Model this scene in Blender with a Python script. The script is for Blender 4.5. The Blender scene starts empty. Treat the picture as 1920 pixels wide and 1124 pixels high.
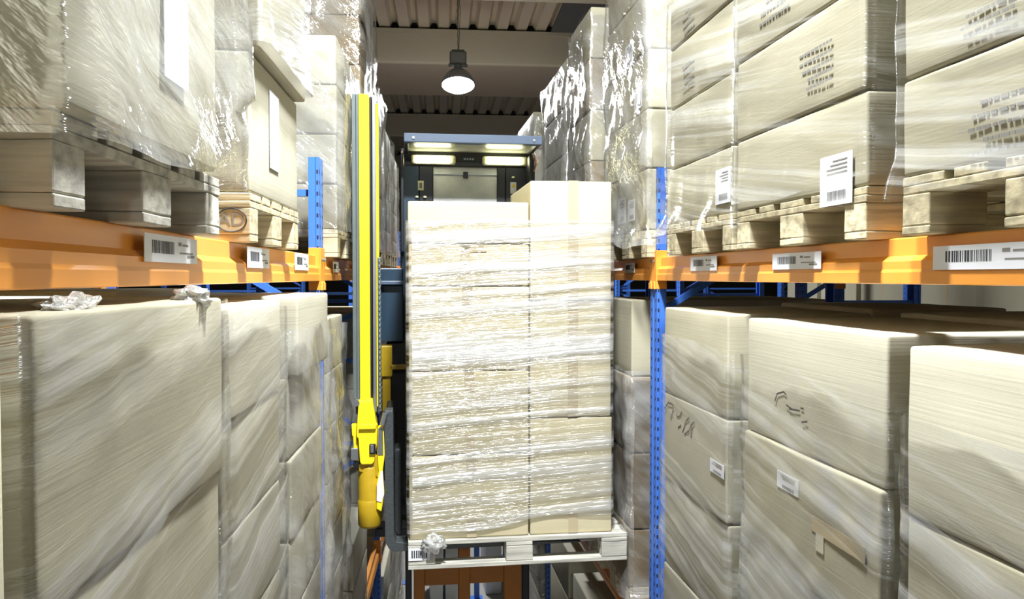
import bpy, math, random
from mathutils import Vector, Matrix, noise
R = math.radians
sc = bpy.context.scene
C = sc.collection

# ------------------------------------------------------------ camera, world, exposure
CAMZ = 3.75                       # camera height above the hall floor
F = 1500.0                        # focal length in pixels of a 1920 wide frame
YAW, PITCH = R(-4.954), -math.atan(42 / F)
cam = bpy.data.cameras.new('camera')
cam.sensor_width = 36; cam.lens = 36 * F / 1920; cam.clip_start = 0.05; cam.clip_end = 200
co = bpy.data.objects.new('camera', cam); C.objects.link(co)
co.location = (0, 0, CAMZ)
co.rotation_euler = (math.pi / 2 + PITCH, 0, YAW)
sc.camera = co
sc.view_settings.view_transform = 'Standard'
sc.view_settings.look = 'None'
sc.view_settings.gamma = 1
sc.view_settings.use_curve_mapping = False
sc.view_settings.exposure = 0.63
w = bpy.data.worlds.new('world'); sc.world = w; w.use_nodes = True
w.node_tree.nodes['Background'].inputs[0].default_value = (0.93, 0.96, 1.0, 1)
w.node_tree.nodes['Background'].inputs[1].default_value = 0.035
try:
    sc.cycles.use_denoising = True
    sc.cycles.max_bounces = 7; sc.cycles.diffuse_bounces = 4; sc.cycles.glossy_bounces = 3
    sc.cycles.transparent_max_bounces = 14
    sc.cycles.sample_clamp_indirect = 6
    sc.cycles.caustics_reflective = False
    sc.cycles.caustics_refractive = False
except Exception:
    pass
LAMPS = [(0.20, 10.2, 240, 2.40), (0.28, 2.0, 370, 3.08), (0.15, -6.2, 160, 2.40)]   # x, y, watts, height over the camera of the high bay lamps


# ------------------------------------------------------------ frames: the rack rows are turned slightly against the building
class Frame:
    def __init__(s, yaw):
        s.a = yaw; s.c = math.cos(yaw); s.s = math.sin(yaw)
    def w(s, x, y, z):
        return Vector((s.c * x - s.s * y, s.s * x + s.c * y, z + CAMZ))
    def ray(s, px, py):
        v = Matrix.Rotation(YAW, 3, 'Z') @ Matrix.Rotation(PITCH, 3, 'X') @ Vector(((px - 960) / F, 1, (562 - py) / F))
        return Vector((s.c * v.x + s.s * v.y, -s.s * v.x + s.c * v.y, v.z))
    def at_y(s, px, py, y):
        v = s.ray(px, py); return v.x / v.y * y, v.z / v.y * y
    def at_x(s, px, py, x):
        v = s.ray(px, py); return v.y / v.x * x, v.z / v.x * x
def head(vp):
    return math.atan((960 - vp) / F) + YAW
LF, RF, TF, BF = Frame(head(845)), Frame(head(775)), Frame(head(757)), Frame(0.0)

# ------------------------------------------------------------ materials
def nt(name):
    m = bpy.data.materials.new(name); m.use_nodes = True
    return m, m.node_tree.nodes, m.node_tree.links
def plain(name, col, rough=0.5, metal=0.0, var=0.08, scale=12, bump=0.0, emit=None, es=0, spec=0.5):
    m, n, l = nt(name); b = n['Principled BSDF']
    b.inputs['Roughness'].default_value = rough; b.inputs['Metallic'].default_value = metal
    b.inputs['Specular IOR Level'].default_value = spec
    tc = n.new('ShaderNodeTexCoord'); ns = n.new('ShaderNodeTexNoise'); ns.inputs['Scale'].default_value = scale
    ns.inputs['Detail'].default_value = 5
    l.new(tc.outputs['Object'], ns.inputs['Vector'])
    mx = n.new('ShaderNodeMixRGB'); mx.inputs[1].default_value = (*[c * (1 - var) for c in col], 1)
    mx.inputs[2].default_value = (*[min(1, c * (1 + var)) for c in col], 1)
    l.new(ns.outputs['Fac'], mx.inputs[0]); l.new(mx.outputs[0], b.inputs['Base Color'])
    if bump:
        bp = n.new('ShaderNodeBump'); bp.inputs['Strength'].default_value = bump; bp.inputs['Distance'].default_value = 0.01
        l.new(ns.outputs['Fac'], bp.inputs['Height']); l.new(bp.outputs[0], b.inputs['Normal'])
    if emit:
        b.inputs['Emission Color'].default_value = (*emit, 1); b.inputs['Emission Strength'].default_value = es
    return m

def cardboard(name, col):
    m, n, l = nt(name); b = n['Principled BSDF']; b.inputs['Roughness'].default_value = 0.75
    b.inputs['Specular IOR Level'].default_value = 0.25
    tc = n.new('ShaderNodeTexCoord')
    oi = n.new('ShaderNodeObjectInfo')
    mp = n.new('ShaderNodeMapping'); l.new(tc.outputs['Object'], mp.inputs['Vector'])
    l.new(oi.outputs['Random'], mp.inputs['Location'])
    n1 = n.new('ShaderNodeTexNoise'); n1.inputs['Scale'].default_value = 3.5; n1.inputs['Detail'].default_value = 6
    l.new(mp.outputs[0], n1.inputs['Vector'])
    mp2 = n.new('ShaderNodeMapping'); mp2.inputs['Scale'].default_value = (2, 2, 160)
    l.new(tc.outputs['Object'], mp2.inputs['Vector'])
    n2 = n.new('ShaderNodeTexNoise'); n2.inputs['Scale'].default_value = 1.0; n2.inputs['Detail'].default_value = 2
    l.new(mp2.outputs[0], n2.inputs['Vector'])
    mx = n.new('ShaderNodeMixRGB'); mx.inputs[1].default_value = (*[c * .88 for c in col], 1); mx.inputs[2].default_value = (*[c * 1.1 for c in col], 1)
    l.new(n1.outputs['Fac'], mx.inputs[0])
    hs = n.new('ShaderNodeHueSaturation'); l.new(mx.outputs[0], hs.inputs['Color'])
    mr = n.new('ShaderNodeMapRange'); mr.inputs[3].default_value = .88; mr.inputs[4].default_value = 1.06
    l.new(oi.outputs['Random'], mr.inputs[0]); l.new(mr.outputs[0], hs.inputs['Value'])
    l.new(hs.outputs[0], b.inputs['Base Color'])
    bp = n.new('ShaderNodeBump'); bp.inputs['Strength'].default_value = 0.12; bp.inputs['Distance'].default_value = .004
    l.new(n2.outputs['Fac'], bp.inputs['Height']); l.new(bp.outputs[0], b.inputs['Normal'])
    return m

def film_mat(name, tilt, sx, sy, milk, gloss, bumpd, rough=0.13, cover=(.42, .72)):
    """clear stretch film: milky where it is pulled into many layers, shiny everywhere; streaks run round the load"""
    m, n, l = nt(name); n.remove(n['Principled BSDF']); out = n['Material Output']
    uv = n.new('ShaderNodeUVMap'); uv.uv_map = 'film'
    r0 = n.new('ShaderNodeMapping'); r0.inputs['Rotation'].default_value = (0, 0, tilt)
    oi = n.new('ShaderNodeObjectInfo')
    ad = n.new('ShaderNodeVectorMath'); ad.operation = 'ADD'
    ml = n.new('ShaderNodeVectorMath'); ml.operation = 'SCALE'; ml.inputs['Scale'].default_value = 9
    l.new(oi.outputs['Random'], ml.inputs[0]); l.new(uv.outputs[0], ad.inputs[0]); l.new(ml.outputs[0], ad.inputs[1])
    # gentle warp so that the streaks wander
    nw = n.new('ShaderNodeTexNoise'); nw.inputs['Scale'].default_value = 2.2; l.new(ad.outputs[0], nw.inputs['Vector'])
    wv = n.new('ShaderNodeVectorMath'); wv.operation = 'SCALE'; wv.inputs['Scale'].default_value = .022
    l.new(nw.outputs['Color'], wv.inputs[0])
    ad2 = n.new('ShaderNodeVectorMath'); ad2.operation = 'ADD'; l.new(ad.outputs[0], ad2.inputs[0]); l.new(wv.outputs[0], ad2.inputs[1])
    l.new(ad2.outputs[0], r0.inputs['Vector'])
    s1 = n.new('ShaderNodeMapping'); s1.inputs['Scale'].default_value = (sx, sy, 1); l.new(r0.outputs[0], s1.inputs['Vector'])
    n1 = n.new('ShaderNodeTexNoise'); n1.inputs['Scale'].default_value = 1; n1.inputs['Detail'].default_value = 5; n1.inputs['Roughness'].default_value = .62
    l.new(s1.outputs[0], n1.inputs['Vector'])
    s2 = n.new('ShaderNodeMapping'); s2.inputs['Scale'].default_value = (sx * .6, sy * .3, 1); l.new(r0.outputs[0], s2.inputs['Vector'])
    n2 = n.new('ShaderNodeTexNoise'); n2.inputs['Scale'].default_value = 1; n2.inputs['Detail'].default_value = 2
    l.new(s2.outputs[0], n2.inputs['Vector'])
    mu = n.new('ShaderNodeMath'); mu.operation = 'ADD'; l.new(n1.outputs['Fac'], mu.inputs[0]); l.new(n2.outputs['Fac'], mu.inputs[1])
    hf = n.new('ShaderNodeMath'); hf.operation = 'MULTIPLY'; hf.inputs[1].default_value = .5; l.new(mu.outputs[0], hf.inputs[0])
    mr = n.new('ShaderNodeMapRange'); mr.inputs[1].default_value = cover[0]; mr.inputs[2].default_value = cover[1]
    l.new(hf.outputs[0], mr.inputs[0])
    f1 = n.new('ShaderNodeMath'); f1.operation = 'MULTIPLY'; f1.inputs[1].default_value = milk; l.new(mr.outputs[0], f1.inputs[0])
    tr = n.new('ShaderNodeBsdfTransparent'); df = n.new('ShaderNodeBsdfDiffuse'); df.inputs[0].default_value = (.74, .75, .73, 1)
    m1 = n.new('ShaderNodeMixShader'); l.new(f1.outputs[0], m1.inputs[0]); l.new(tr.outputs[0], m1.inputs[1]); l.new(df.outputs[0], m1.inputs[2])
    bp = n.new('ShaderNodeBump'); bp.inputs['Strength'].default_value = 1.0; bp.inputs['Distance'].default_value = bumpd
    l.new(n1.outputs['Fac'], bp.inputs['Height'])
    gl = n.new('ShaderNodeBsdfGlossy'); gl.inputs['Roughness'].default_value = rough; gl.inputs[0].default_value = (1, 1, 1, 1)
    l.new(bp.outputs[0], gl.inputs['Normal'])
    fr = n.new('ShaderNodeLayerWeight'); fr.inputs['Blend'].default_value = .25
    f2 = n.new('ShaderNodeMath'); f2.operation = 'MULTIPLY_ADD'; f2.inputs[1].default_value = .35; f2.inputs[2].default_value = gloss; l.new(fr.outputs['Fresnel'], f2.inputs[0])
    f3 = n.new('ShaderNodeMath'); f3.operation = 'MULTIPLY_ADD'; f3.inputs[1].default_value = .18; l.new(mr.outputs[0], f3.inputs[0]); l.new(f2.outputs[0], f3.inputs[2]); f3.use_clamp = True
    m2 = n.new('ShaderNodeMixShader'); l.new(f3.outputs[0], m2.inputs[0]); l.new(m1.outputs[0], m2.inputs[1]); l.new(gl.outputs[0], m2.inputs[2])
    l.new(m2.outputs[0], out.inputs['Surface'])
    return m

def wood(name, col):
    m, n, l = nt(name); b = n['Principled BSDF']; b.inputs['Roughness'].default_value = .8
    tc = n.new('ShaderNodeTexCoord'); mp = n.new('ShaderNodeMapping'); mp.inputs['Scale'].default_value = (3, 30, 45)
    l.new(tc.outputs['Object'], mp.inputs['Vector'])
    n1 = n.new('ShaderNodeTexNoise'); n1.inputs['Scale'].default_value = 1; n1.inputs['Detail'].default_value = 8; l.new(mp.outputs[0], n1.inputs['Vector'])
    cr = n.new('ShaderNodeValToRGB'); e = cr.color_ramp.elements
    e[0].position = .3; e[0].color = (*[c * .5 for c in col], 1); e[1].position = .62; e[1].color = (*col, 1)
    l.new(n1.outputs['Fac'], cr.inputs[0]); l.new(cr.outputs[0], b.inputs['Base Color'])
    bp = n.new('ShaderNodeBump'); bp.inputs['Strength'].default_value = .5; bp.inputs['Distance'].default_value = .004
    l.new(n1.outputs['Fac'], bp.inputs['Height']); l.new(bp.outputs[0], b.inputs['Normal'])
    return m

M = dict(
    card=cardboard('kraft_cardboard', (.455, .425, .31)),
    card2=cardboard('pale_cardboard', (.53, .505, .395)),
    card4=cardboard('tan_cardboard', (.60, .535, .35)),
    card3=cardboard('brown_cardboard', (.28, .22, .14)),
    tape=plain('parcel_tape', (.50, .42, .27), .25, var=.04),
    wood=wood('pallet_wood', (.66, .58, .38)),
    wood2=wood('weathered_wood', (.62, .60, .52)),
    orange=plain('orange_enamel', (.86, .34, .05), .32, var=.06, scale=5),
    blue=plain('blue_enamel', (.055, .17, .62), .35, var=.08, scale=6),
    hole=plain('dark_hole', (.01, .012, .03), .8),
    steel=plain('zinc_steel', (.42, .44, .46), .32, .85, bump=.05),
    grey=plain('grey_rail_steel', (.12, .145, .145), .45, .2, var=.15, bump=.1),
    yellow=plain('yellow_enamel', (.93, .72, .02), .28, var=.05, scale=4),
    yellow_worn=plain('worn_yellow', (.46, .30, .012), .4, var=.25, scale=18, bump=.1),
    dark=plain('dark_fork_steel', (.075, .085, .088), .42, .3, var=.35, scale=60, bump=.25),
    black=plain('black_paint', (.012, .013, .016), .35),
    navy=plain('navy_panel', (.02, .045, .075), .35),
    slate=plain('slate_blue_paint', (.085, .12, .185), .35),
    shaded_orange=plain('shaded_orange_paint', (.42, .15, .012), .5, var=.2, scale=6),  # orange mast paint with its shade mixed into the colour
    paper=plain('white_paper', (.82, .84, .90), .6, var=.03),
    ink=plain('black_ink', (.03, .03, .035), .6),
    ink2=plain('grey_print', (.24, .235, .22), .7),
    ylab=plain('warning_yellow', (.9, .62, .02), .5),
    cream=plain('cream_plastic', (.75, .74, .5), .35),
    ceil=plain('beige_deck', (.62, .56, .42), .6, var=.08, scale=2),
    girder=plain('girder_paint', (.50, .45, .33), .7, var=.06, scale=1.2),
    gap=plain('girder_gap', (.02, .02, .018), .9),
    sky_panel=plain('grey_roof_panel', (.10, .105, .10), .6),
    conc=plain('floor_concrete', (.30, .29, .27), .5, var=.12, scale=3),
    wall=plain('hall_wall', (.10, .095, .08), .8, var=.05, scale=1.5),
    house=plain('lamp_housing', (.17, .17, .15), .45, .3),
    bag=plain('pale_panel', (.75, .77, .78), .6),
    alum=plain('lamp_reflector', (.33, .34, .36), .3, .6),
    lens=plain('lamp_glow_and_fill', (.9, .95, 1), .3, emit=(.86, .93, 1.0), es=22),
    tube=plain('work_light_glow', (1, 1, .8), .3, emit=(1, .97, .62), es=9),
    roofg=plain('roof_underside', (.72, .73, .62), .15, var=.3, scale=9),
    pane=plain('window_pane', (.72, .77, .84), .12, var=.35, scale=7),  # pale mottle painted in for what the glass reflects and shows
    copper=plain('copper_trim', (.75, .42, .28), .3, .4),
    film_tight=film_mat('stretch_film_tight', R(-4), .55, 30, .50, .05, .022, rough=.2, cover=(.44, .60)),
    film_left=film_mat('stretch_film_left', R(-10), .35, 34, .29, .07, .014, cover=(.47, .62)),
    film_right=film_mat('stretch_film_right', R(9), .4, 28, .45, .06, .014, cover=(.48, .66)),
    film_loose=film_mat('stretch_film_loose', R(38), 2.6, 9, .50, .10, .030, rough=.1),
    film_crumple=film_mat('stretch_film_crumpled', R(60), 9, 14, .75, .16, .03, rough=.12, cover=(.3, .6)),
)

# ------------------------------------------------------------ mesh helpers
class MB:
    def __init__(s): s.v = []; s.f = []; s.uv = None
    def add(s, vs, fs):
        o = len(s.v); s.v += [tuple(v) for v in vs]; s.f += [tuple(i + o for i in f) for f in fs]
        return s
    def box(s, x0, x1, y0, y1, z0, z1):
        return s.add([(x0, y0, z0), (x1, y0, z0), (x1, y1, z0), (x0, y1, z0), (x0, y0, z1), (x1, y0, z1), (x1, y1, z1), (x0, y1, z1)],
                     [(0, 3, 2, 1), (4, 5, 6, 7), (0, 1, 5, 4), (1, 2, 6, 5), (2, 3, 7, 6), (3, 0, 4, 7)])
    def rbox(s, x0, x1, y0, y1, z0, z1, r=.006, n=1, k=1, warp=None):
        """box with rounded edges; k = rounding steps, n = cells across each flat"""
        r = min(r, (x1 - x0) * .45, (y1 - y0) * .45, (z1 - z0) * .45)
        def ax(a, b):
            o = [a + r * (1 - math.cos(math.pi / 2 * i / k)) * 0 + r * i / k for i in range(k)]
            o += [a + r + (b - a - 2 * r) * i / n for i in range(n + 1)]
            o += [b - r + r * (i + 1) / k for i in range(k)]
            return o
        X, Y, Z = ax(x0, x1), ax(y0, y1), ax(z0, z1)
        idx = {}; vs = []; fs = []
        def vert(i, j, m):
            key = (i, j, m)
            if key not in idx:
                p = Vector((X[i], Y[j], Z[m]))
                q = Vector((min(max(p.x, x0 + r), x1 - r), min(max(p.y, y0 + r), y1 - r), min(max(p.z, z0 + r), z1 - r)))
                d = p - q
                if d.length > 1e-9: p = q + d.normalized() * r
                if warp: p = warp(p)
                idx[key] = len(vs); vs.append(tuple(p))
            return idx[key]
        a, b, c = len(X) - 1, len(Y) - 1, len(Z) - 1
        for i in range(a):
            for j in range(b):
                fs.append((vert(i, j, 0), vert(i, j + 1, 0), vert(i + 1, j + 1, 0), vert(i + 1, j, 0)))
                fs.append((vert(i, j, c), vert(i + 1, j, c), vert(i + 1, j + 1, c), vert(i, j + 1, c)))
        for i in range(a):
            for m in range(c):
                fs.append((vert(i, 0, m), vert(i + 1, 0, m), vert(i + 1, 0, m + 1), vert(i, 0, m + 1)))
                fs.append((vert(i, b, m), vert(i, b, m + 1), vert(i + 1, b, m + 1), vert(i + 1, b, m)))
        for j in range(b):
            for m in range(c):
                fs.append((vert(0, j, m), vert(0, j, m + 1), vert(0, j + 1, m + 1), vert(0, j + 1, m)))
                fs.append((vert(a, j, m), vert(a, j + 1, m), vert(a, j + 1, m + 1), vert(a, j, m + 1)))
        return s.add(vs, fs)
    def tube(s, p0, p1, r, n=12, r1=None, cap=True):
        p0, p1 = Vector(p0), Vector(p1); d = (p1 - p0).normalized()
        u = d.orthogonal().normalized(); v = d.cross(u); r1 = r if r1 is None else r1
        vs = [p0 + (u * math.cos(2 * math.pi * i / n) + v * math.sin(2 * math.pi * i / n)) * r for i in range(n)]
        vs += [p1 + (u * math.cos(2 * math.pi * i / n) + v * math.sin(2 * math.pi * i / n)) * r1 for i in range(n)]
        fs = [(i, (i + 1) % n, n + (i + 1) % n, n + i) for i in range(n)]
        if cap: fs += [tuple(range(n))[::-1], tuple(range(n, 2 * n))]
        return s.add(vs, fs)
    def bar(s, p0, p1, wd, th, up=(0, 0, 1)):
        p0, p1 = Vector(p0), Vector(p1); d = (p1 - p0).normalized()
        a = d.cross(Vector(up)).normalized() * wd / 2; b = a.cross(d).normalized() * th / 2
        vs = [p + q for p in (p0, p1) for q in (-a - b, a - b, a + b, -a + b)]
        return s.add(vs, [(3, 2, 1, 0), (4, 5, 6, 7), (0, 1, 5, 4), (1, 2, 6, 5), (2, 3, 7, 6), (3, 0, 4, 7)])
    def lathe(s, prof, c=(0, 0, 0), n=32):
        vs = []; fs = []
        for r, z in prof:
            for i in range(n):
                a = 2 * math.pi * i / n; vs.append((c[0] + r * math.cos(a), c[1] + r * math.sin(a), c[2] + z))
        for k in range(len(prof) - 1):
            for i in range(n):
                fs.append((k * n + i, k * n + (i + 1) % n, (k + 1) * n + (i + 1) % n, (k + 1) * n + i))
        return s.add(vs, fs)
    def prism(s, pts, a0, a1, axis='y'):
        """polygon (u, z) extruded along y (or x) from a0 to a1"""
        n = len(pts)
        f = (lambda u, z, a: (u, a, z)) if axis == 'y' else (lambda u, z, a: (a, u, z))
        vs = [f(u, z, a0) for u, z in pts] + [f(u, z, a1) for u, z in pts]
        fs = [tuple(range(n)), tuple(range(n, 2 * n))[::-1]] + [(i, n + i, n + (i + 1) % n, (i + 1) % n) for i in range(n)]
        return s.add(vs, fs)
    def mesh(s, name, mat, smooth=False):
        me = bpy.data.meshes.new(name); me.from_pydata(s.v, [], s.f); me.update()
        if smooth:
            for p in me.polygons: p.use_smooth = True
        me.materials.append(M[mat] if isinstance(mat, str) else mat)
        if s.uv:
            ul = me.uv_layers.new(name='film')
            for lp in me.loops: ul.data[lp.index].uv = s.uv[lp.vertex_index]
        return me

def link(name, me, parent=None, loc=(0, 0, 0), rz=0.0):
    o = bpy.data.objects.new(name, me); C.objects.link(o)
    o.location = loc; o.rotation_euler = (0, 0, rz)
    if parent: o.parent = parent
    return o
def tag(o, label, cat, group=None):
    o['label'] = label; o['category'] = cat
    if group: o['group'] = group
    nw = len(label.split())
    if not 4 <= nw <= 16: print('BADLABEL', label)
    return o
def thing(name, label, cat, fr, x, y, z, group=None, rot=0.0):
    return tag(link(name, None, None, fr.w(x, y, z), fr.a + rot), label, cat, group)
def struct(name, mb, mat, smooth=False):
    o = link(name, mb.mesh(name, mat, smooth)); o['kind'] = 'structure'; return o
_cache = {}

# ------------------------------------------------------------ building
def building():
    struct('floor', MB().box(-16, 16, -8, 34, -.1, 0), 'conc')
    struct('wall_far', MB().box(-16, 16, 34, 34.2, 0, 8), 'wall')
    struct('wall_left', MB().box(-16.2, -16, -8, 34, 0, 8), 'wall')
    struct('wall_right', MB().box(16, 16.2, -8, 34, 0, 8), 'wall')
    # trapezoid roof deck, ribs running along the aisle
    zd = CAMZ + 3.70; p = .29; mb = MB(); x = -16; top = []
    while x < 16:
        top += [(x, 0), (x + .15, 0), (x + .19, .10), (x + .25, .10)]; x += p
    vs = []; fs = []
    for y in (-8, 34):
        vs += [(u, y, zd + h) for u, h in top]
    n = len(top)
    for i in range(n - 1): fs.append((i, i + 1, n + i + 1, n + i))
    vs += [(-16, -8, zd + .2), (16, -8, zd + .2), (-16, 34, zd + .2), (16, 34, zd + .2)]
    fs.append((2 * n, 2 * n + 1, 2 * n + 3, 2 * n + 2))
    struct('ceiling', mb.add(vs, fs), 'ceil')
    for i, (y0, y1) in enumerate([(-3.6, -1.5), (6.6, 9.25), (12.0, 14.1), (18.2, 20.3), (24.4, 26.5), (30.6, 32.7)]):
        g = MB()
        g.rbox(-16, 16, y0, y1, CAMZ + 3.16, CAMZ + 3.64, .03)
        g.box(-16, 16, y0 - .03, y0 + .12, CAMZ + 3.60, CAMZ + 3.665)
        struct('trim_%d' % (i + 1), g, 'girder')
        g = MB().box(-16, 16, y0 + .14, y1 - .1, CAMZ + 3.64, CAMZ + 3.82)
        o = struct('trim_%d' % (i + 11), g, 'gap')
    struct('trim_21', MB().box(1.62, 3.6, 9.6, 11.95, CAMZ + 3.655, CAMZ + 3.69), 'sky_panel')
building()

# ------------------------------------------------------------ lamps
def lamp(x, y, watts, zl, label):
    t = thing('high_bay_lamp', label, 'lamp', BF, x, y, zl, 'high bay lamps over the aisle')
    tl = Matrix.Translation((0, 0, .2)) @ Matrix.Rotation(R(-17), 4, 'X') @ Matrix.Translation((0, 0, -.2))
    link('reflector', MB().lathe([(.205, 0), (.212, .02), (.20, .06), (.165, .13), (.115, .18), (.075, .205), (.06, .21)], n=40).mesh('reflector', 'alum', True), t).matrix_local = tl
    link('lens', MB().lathe([(.0001, -.075), (.08, -.066), (.15, -.035), (.20, .004), (.20, .012), (.0001, .012)], n=40).mesh('lens', 'lens', True), t).matrix_local = tl
    h = MB(); h.rbox(-.105, .105, -.105, .105, .28, .43, .02, k=2); h.tube((0, 0, .2), (0, 0, .29), .055, 16)
    h.rbox(-.12, .12, -.03, .03, .26, .29, .008); h.rbox(-.08, .08, -.08, .08, .43, .455, .01)
    link('ballast_housing', h.mesh('ballast_housing', 'house'), t)
    c = MB(); z = .455; k = 0; drop = 3.70 - zl
    while z < 3.70 - zl:
        z2 = min(z + .05, 3.70 - zl); wob = .004 * (1 if k % 2 else -1)
        c.tube((wob, 0, z), (-wob, 0, z2 + .006), .006, 6); z = z2; k += 1
        if z >= 3.70 - zl - 1e-4: break
    c.tube((.01, .01, .45), (.03, .01, .45 + (drop - .45) * .6), .004, 6).tube((.03, .01, .45 + (drop - .45) * .6), (.0, .0, drop), .004, 6)
    link('hanging_chain', c.mesh('hanging_chain', 'house'), t)
    for dx in (-.16, .0, .16):
        pass
    L = bpy.data.lights.new('lamp_light', 'AREA'); L.shape = 'DISK'; L.size = .38; L.energy = watts; L.color = (.95, .98, 1.0)
    lo = bpy.data.objects.new('lamp_light', L); C.objects.link(lo); lo.parent = t; lo.location = (0, 0, -.13)
    L = bpy.data.lights.new('lamp_glow_and_fill', 'POINT'); L.shadow_soft_size = .08; L.energy = watts * .12; L.color = (.9, .96, 1.0)  # extra point light added below the lens to lift the dim ceiling
    lo = bpy.data.objects.new('lamp_glow_and_fill', L); C.objects.link(lo); lo.parent = t; lo.location = (0, 0, -.16)
lamp(*LAMPS[0], 'glowing bell-shaped high bay lamp hanging on a chain under the ribbed roof')
lamp(*LAMPS[1], 'bell-shaped high bay lamp hanging above the picture, before the wrapped load')
lamp(*LAMPS[2], 'bell-shaped high bay lamp hanging behind the camera')

# ------------------------------------------------------------ pallet racks
HOLES = []
def upright_mesh(side, z0, z1):
    """column with its open side to the back; local x away from the aisle (side=+1 right rack), y along the aisle"""
    key = ('up', side, z0, z1)
    if key in _cache: return _cache[key]
    s = side; wd, dp, t = .11, .05, .004
    mb = MB()
    prof = [(0, -wd / 2), (dp, -wd / 2), (dp, -wd / 2 + t * 3), (t, -wd / 2 + t), (t, wd / 2 - t), (dp, wd / 2 - t * 3), (dp, wd / 2), (0, wd / 2)]
    # stepped face: middle groove
    prof = [(0, -wd / 2), (dp * .3, -wd / 2 - .0), (dp * .36, -wd / 2 + .006), (dp, -wd / 2 + .006), (dp, -wd / 2 + .02), (t, -wd / 2 + .012), (t, wd / 2 - .012), (dp, wd / 2 - .02), (dp, wd / 2 - .006), (dp * .36, wd / 2 - .006), (dp * .3, wd / 2), (0, wd / 2), (0, .012), (.005, .008), (.005, -.008), (0, -.012)]
    n = len(prof)
    vs = [(s * a, b, z0) for a, b in prof] + [(s * a, b, z1) for a, b in prof]
    fs = [(i, (i + 1) % n, n + (i + 1) % n, n + i) for i in range(n)]
    mb.add(vs, fs); nf = len(mb.f)
    z = z0 + .03; k = 0
    while z < z1 - .03:
        for yy in (-.034, .034):
            a = -s * .0006; tl = .006 if yy > 0 else -.006
            mb.add([(a, yy - .007, z - .004 - tl), (a, yy + .007, z - .004 + tl), (a, yy + .007, z + .007 + tl), (a, yy - .007, z + .012 - tl)], [(0, 1, 2, 3)])
        b = -wd / 2 - .0006
        mb.add([(s * .004, b, z - .006), (s * .012, b, z - .006), (s * .012, b, z + .012), (s * .004, b, z + .012)], [(0, 1, 2, 3)])
        z += .05
    me = mb.mesh('upright', 'blue'); me.materials.append(M['hole'])
    for p in me.polygons[nf:]: p.material_index = 1
    _cache[key] = me
    return me

def rack_frame(fr, side, xf, s, label, ztop=.55, depth=1.0, group=None):
    t = thing('rack_frame', label, 'rack upright', fr, xf, s, -CAMZ, group)
    z1 = CAMZ + ztop
    link('upright', upright_mesh(side, 0, z1), t)
    b = link('upright', upright_mesh(side, 0, z1), t, (side * depth, 0, 0), math.pi); b.scale = (1, 1, 1)
    b.location = (side * depth, 0, 0)
    for xx in (0, depth):
        link('base_plate', MB().rbox(min(side * xx, side * xx) - .07, side * xx + .07, -.075, .075, 0, .012, .003).mesh('base_plate', 'blue'), t)
    zs = [.25, .95, 1.65, 2.35, 3.05, 3.55, z1 - .16]
    for z in zs:
        link('cross_brace', MB().bar((side * .03, 0, z), (side * (depth - .03), 0, z), .035, .03).mesh('cross_brace', 'blue'), t)
    for a, b_ in zip(zs[:-1], zs[1:]):
        i = zs.index(a)
        x0, x1 = (.03, depth - .03) if i % 2 else (depth - .03, .03)
        link('diagonal_brace', MB().bar((side * x0, .012, a + .02), (side * x1, .012, b_ - .02), .03, .03).mesh('diagonal_brace', 'blue'), t)
    return t

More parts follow.
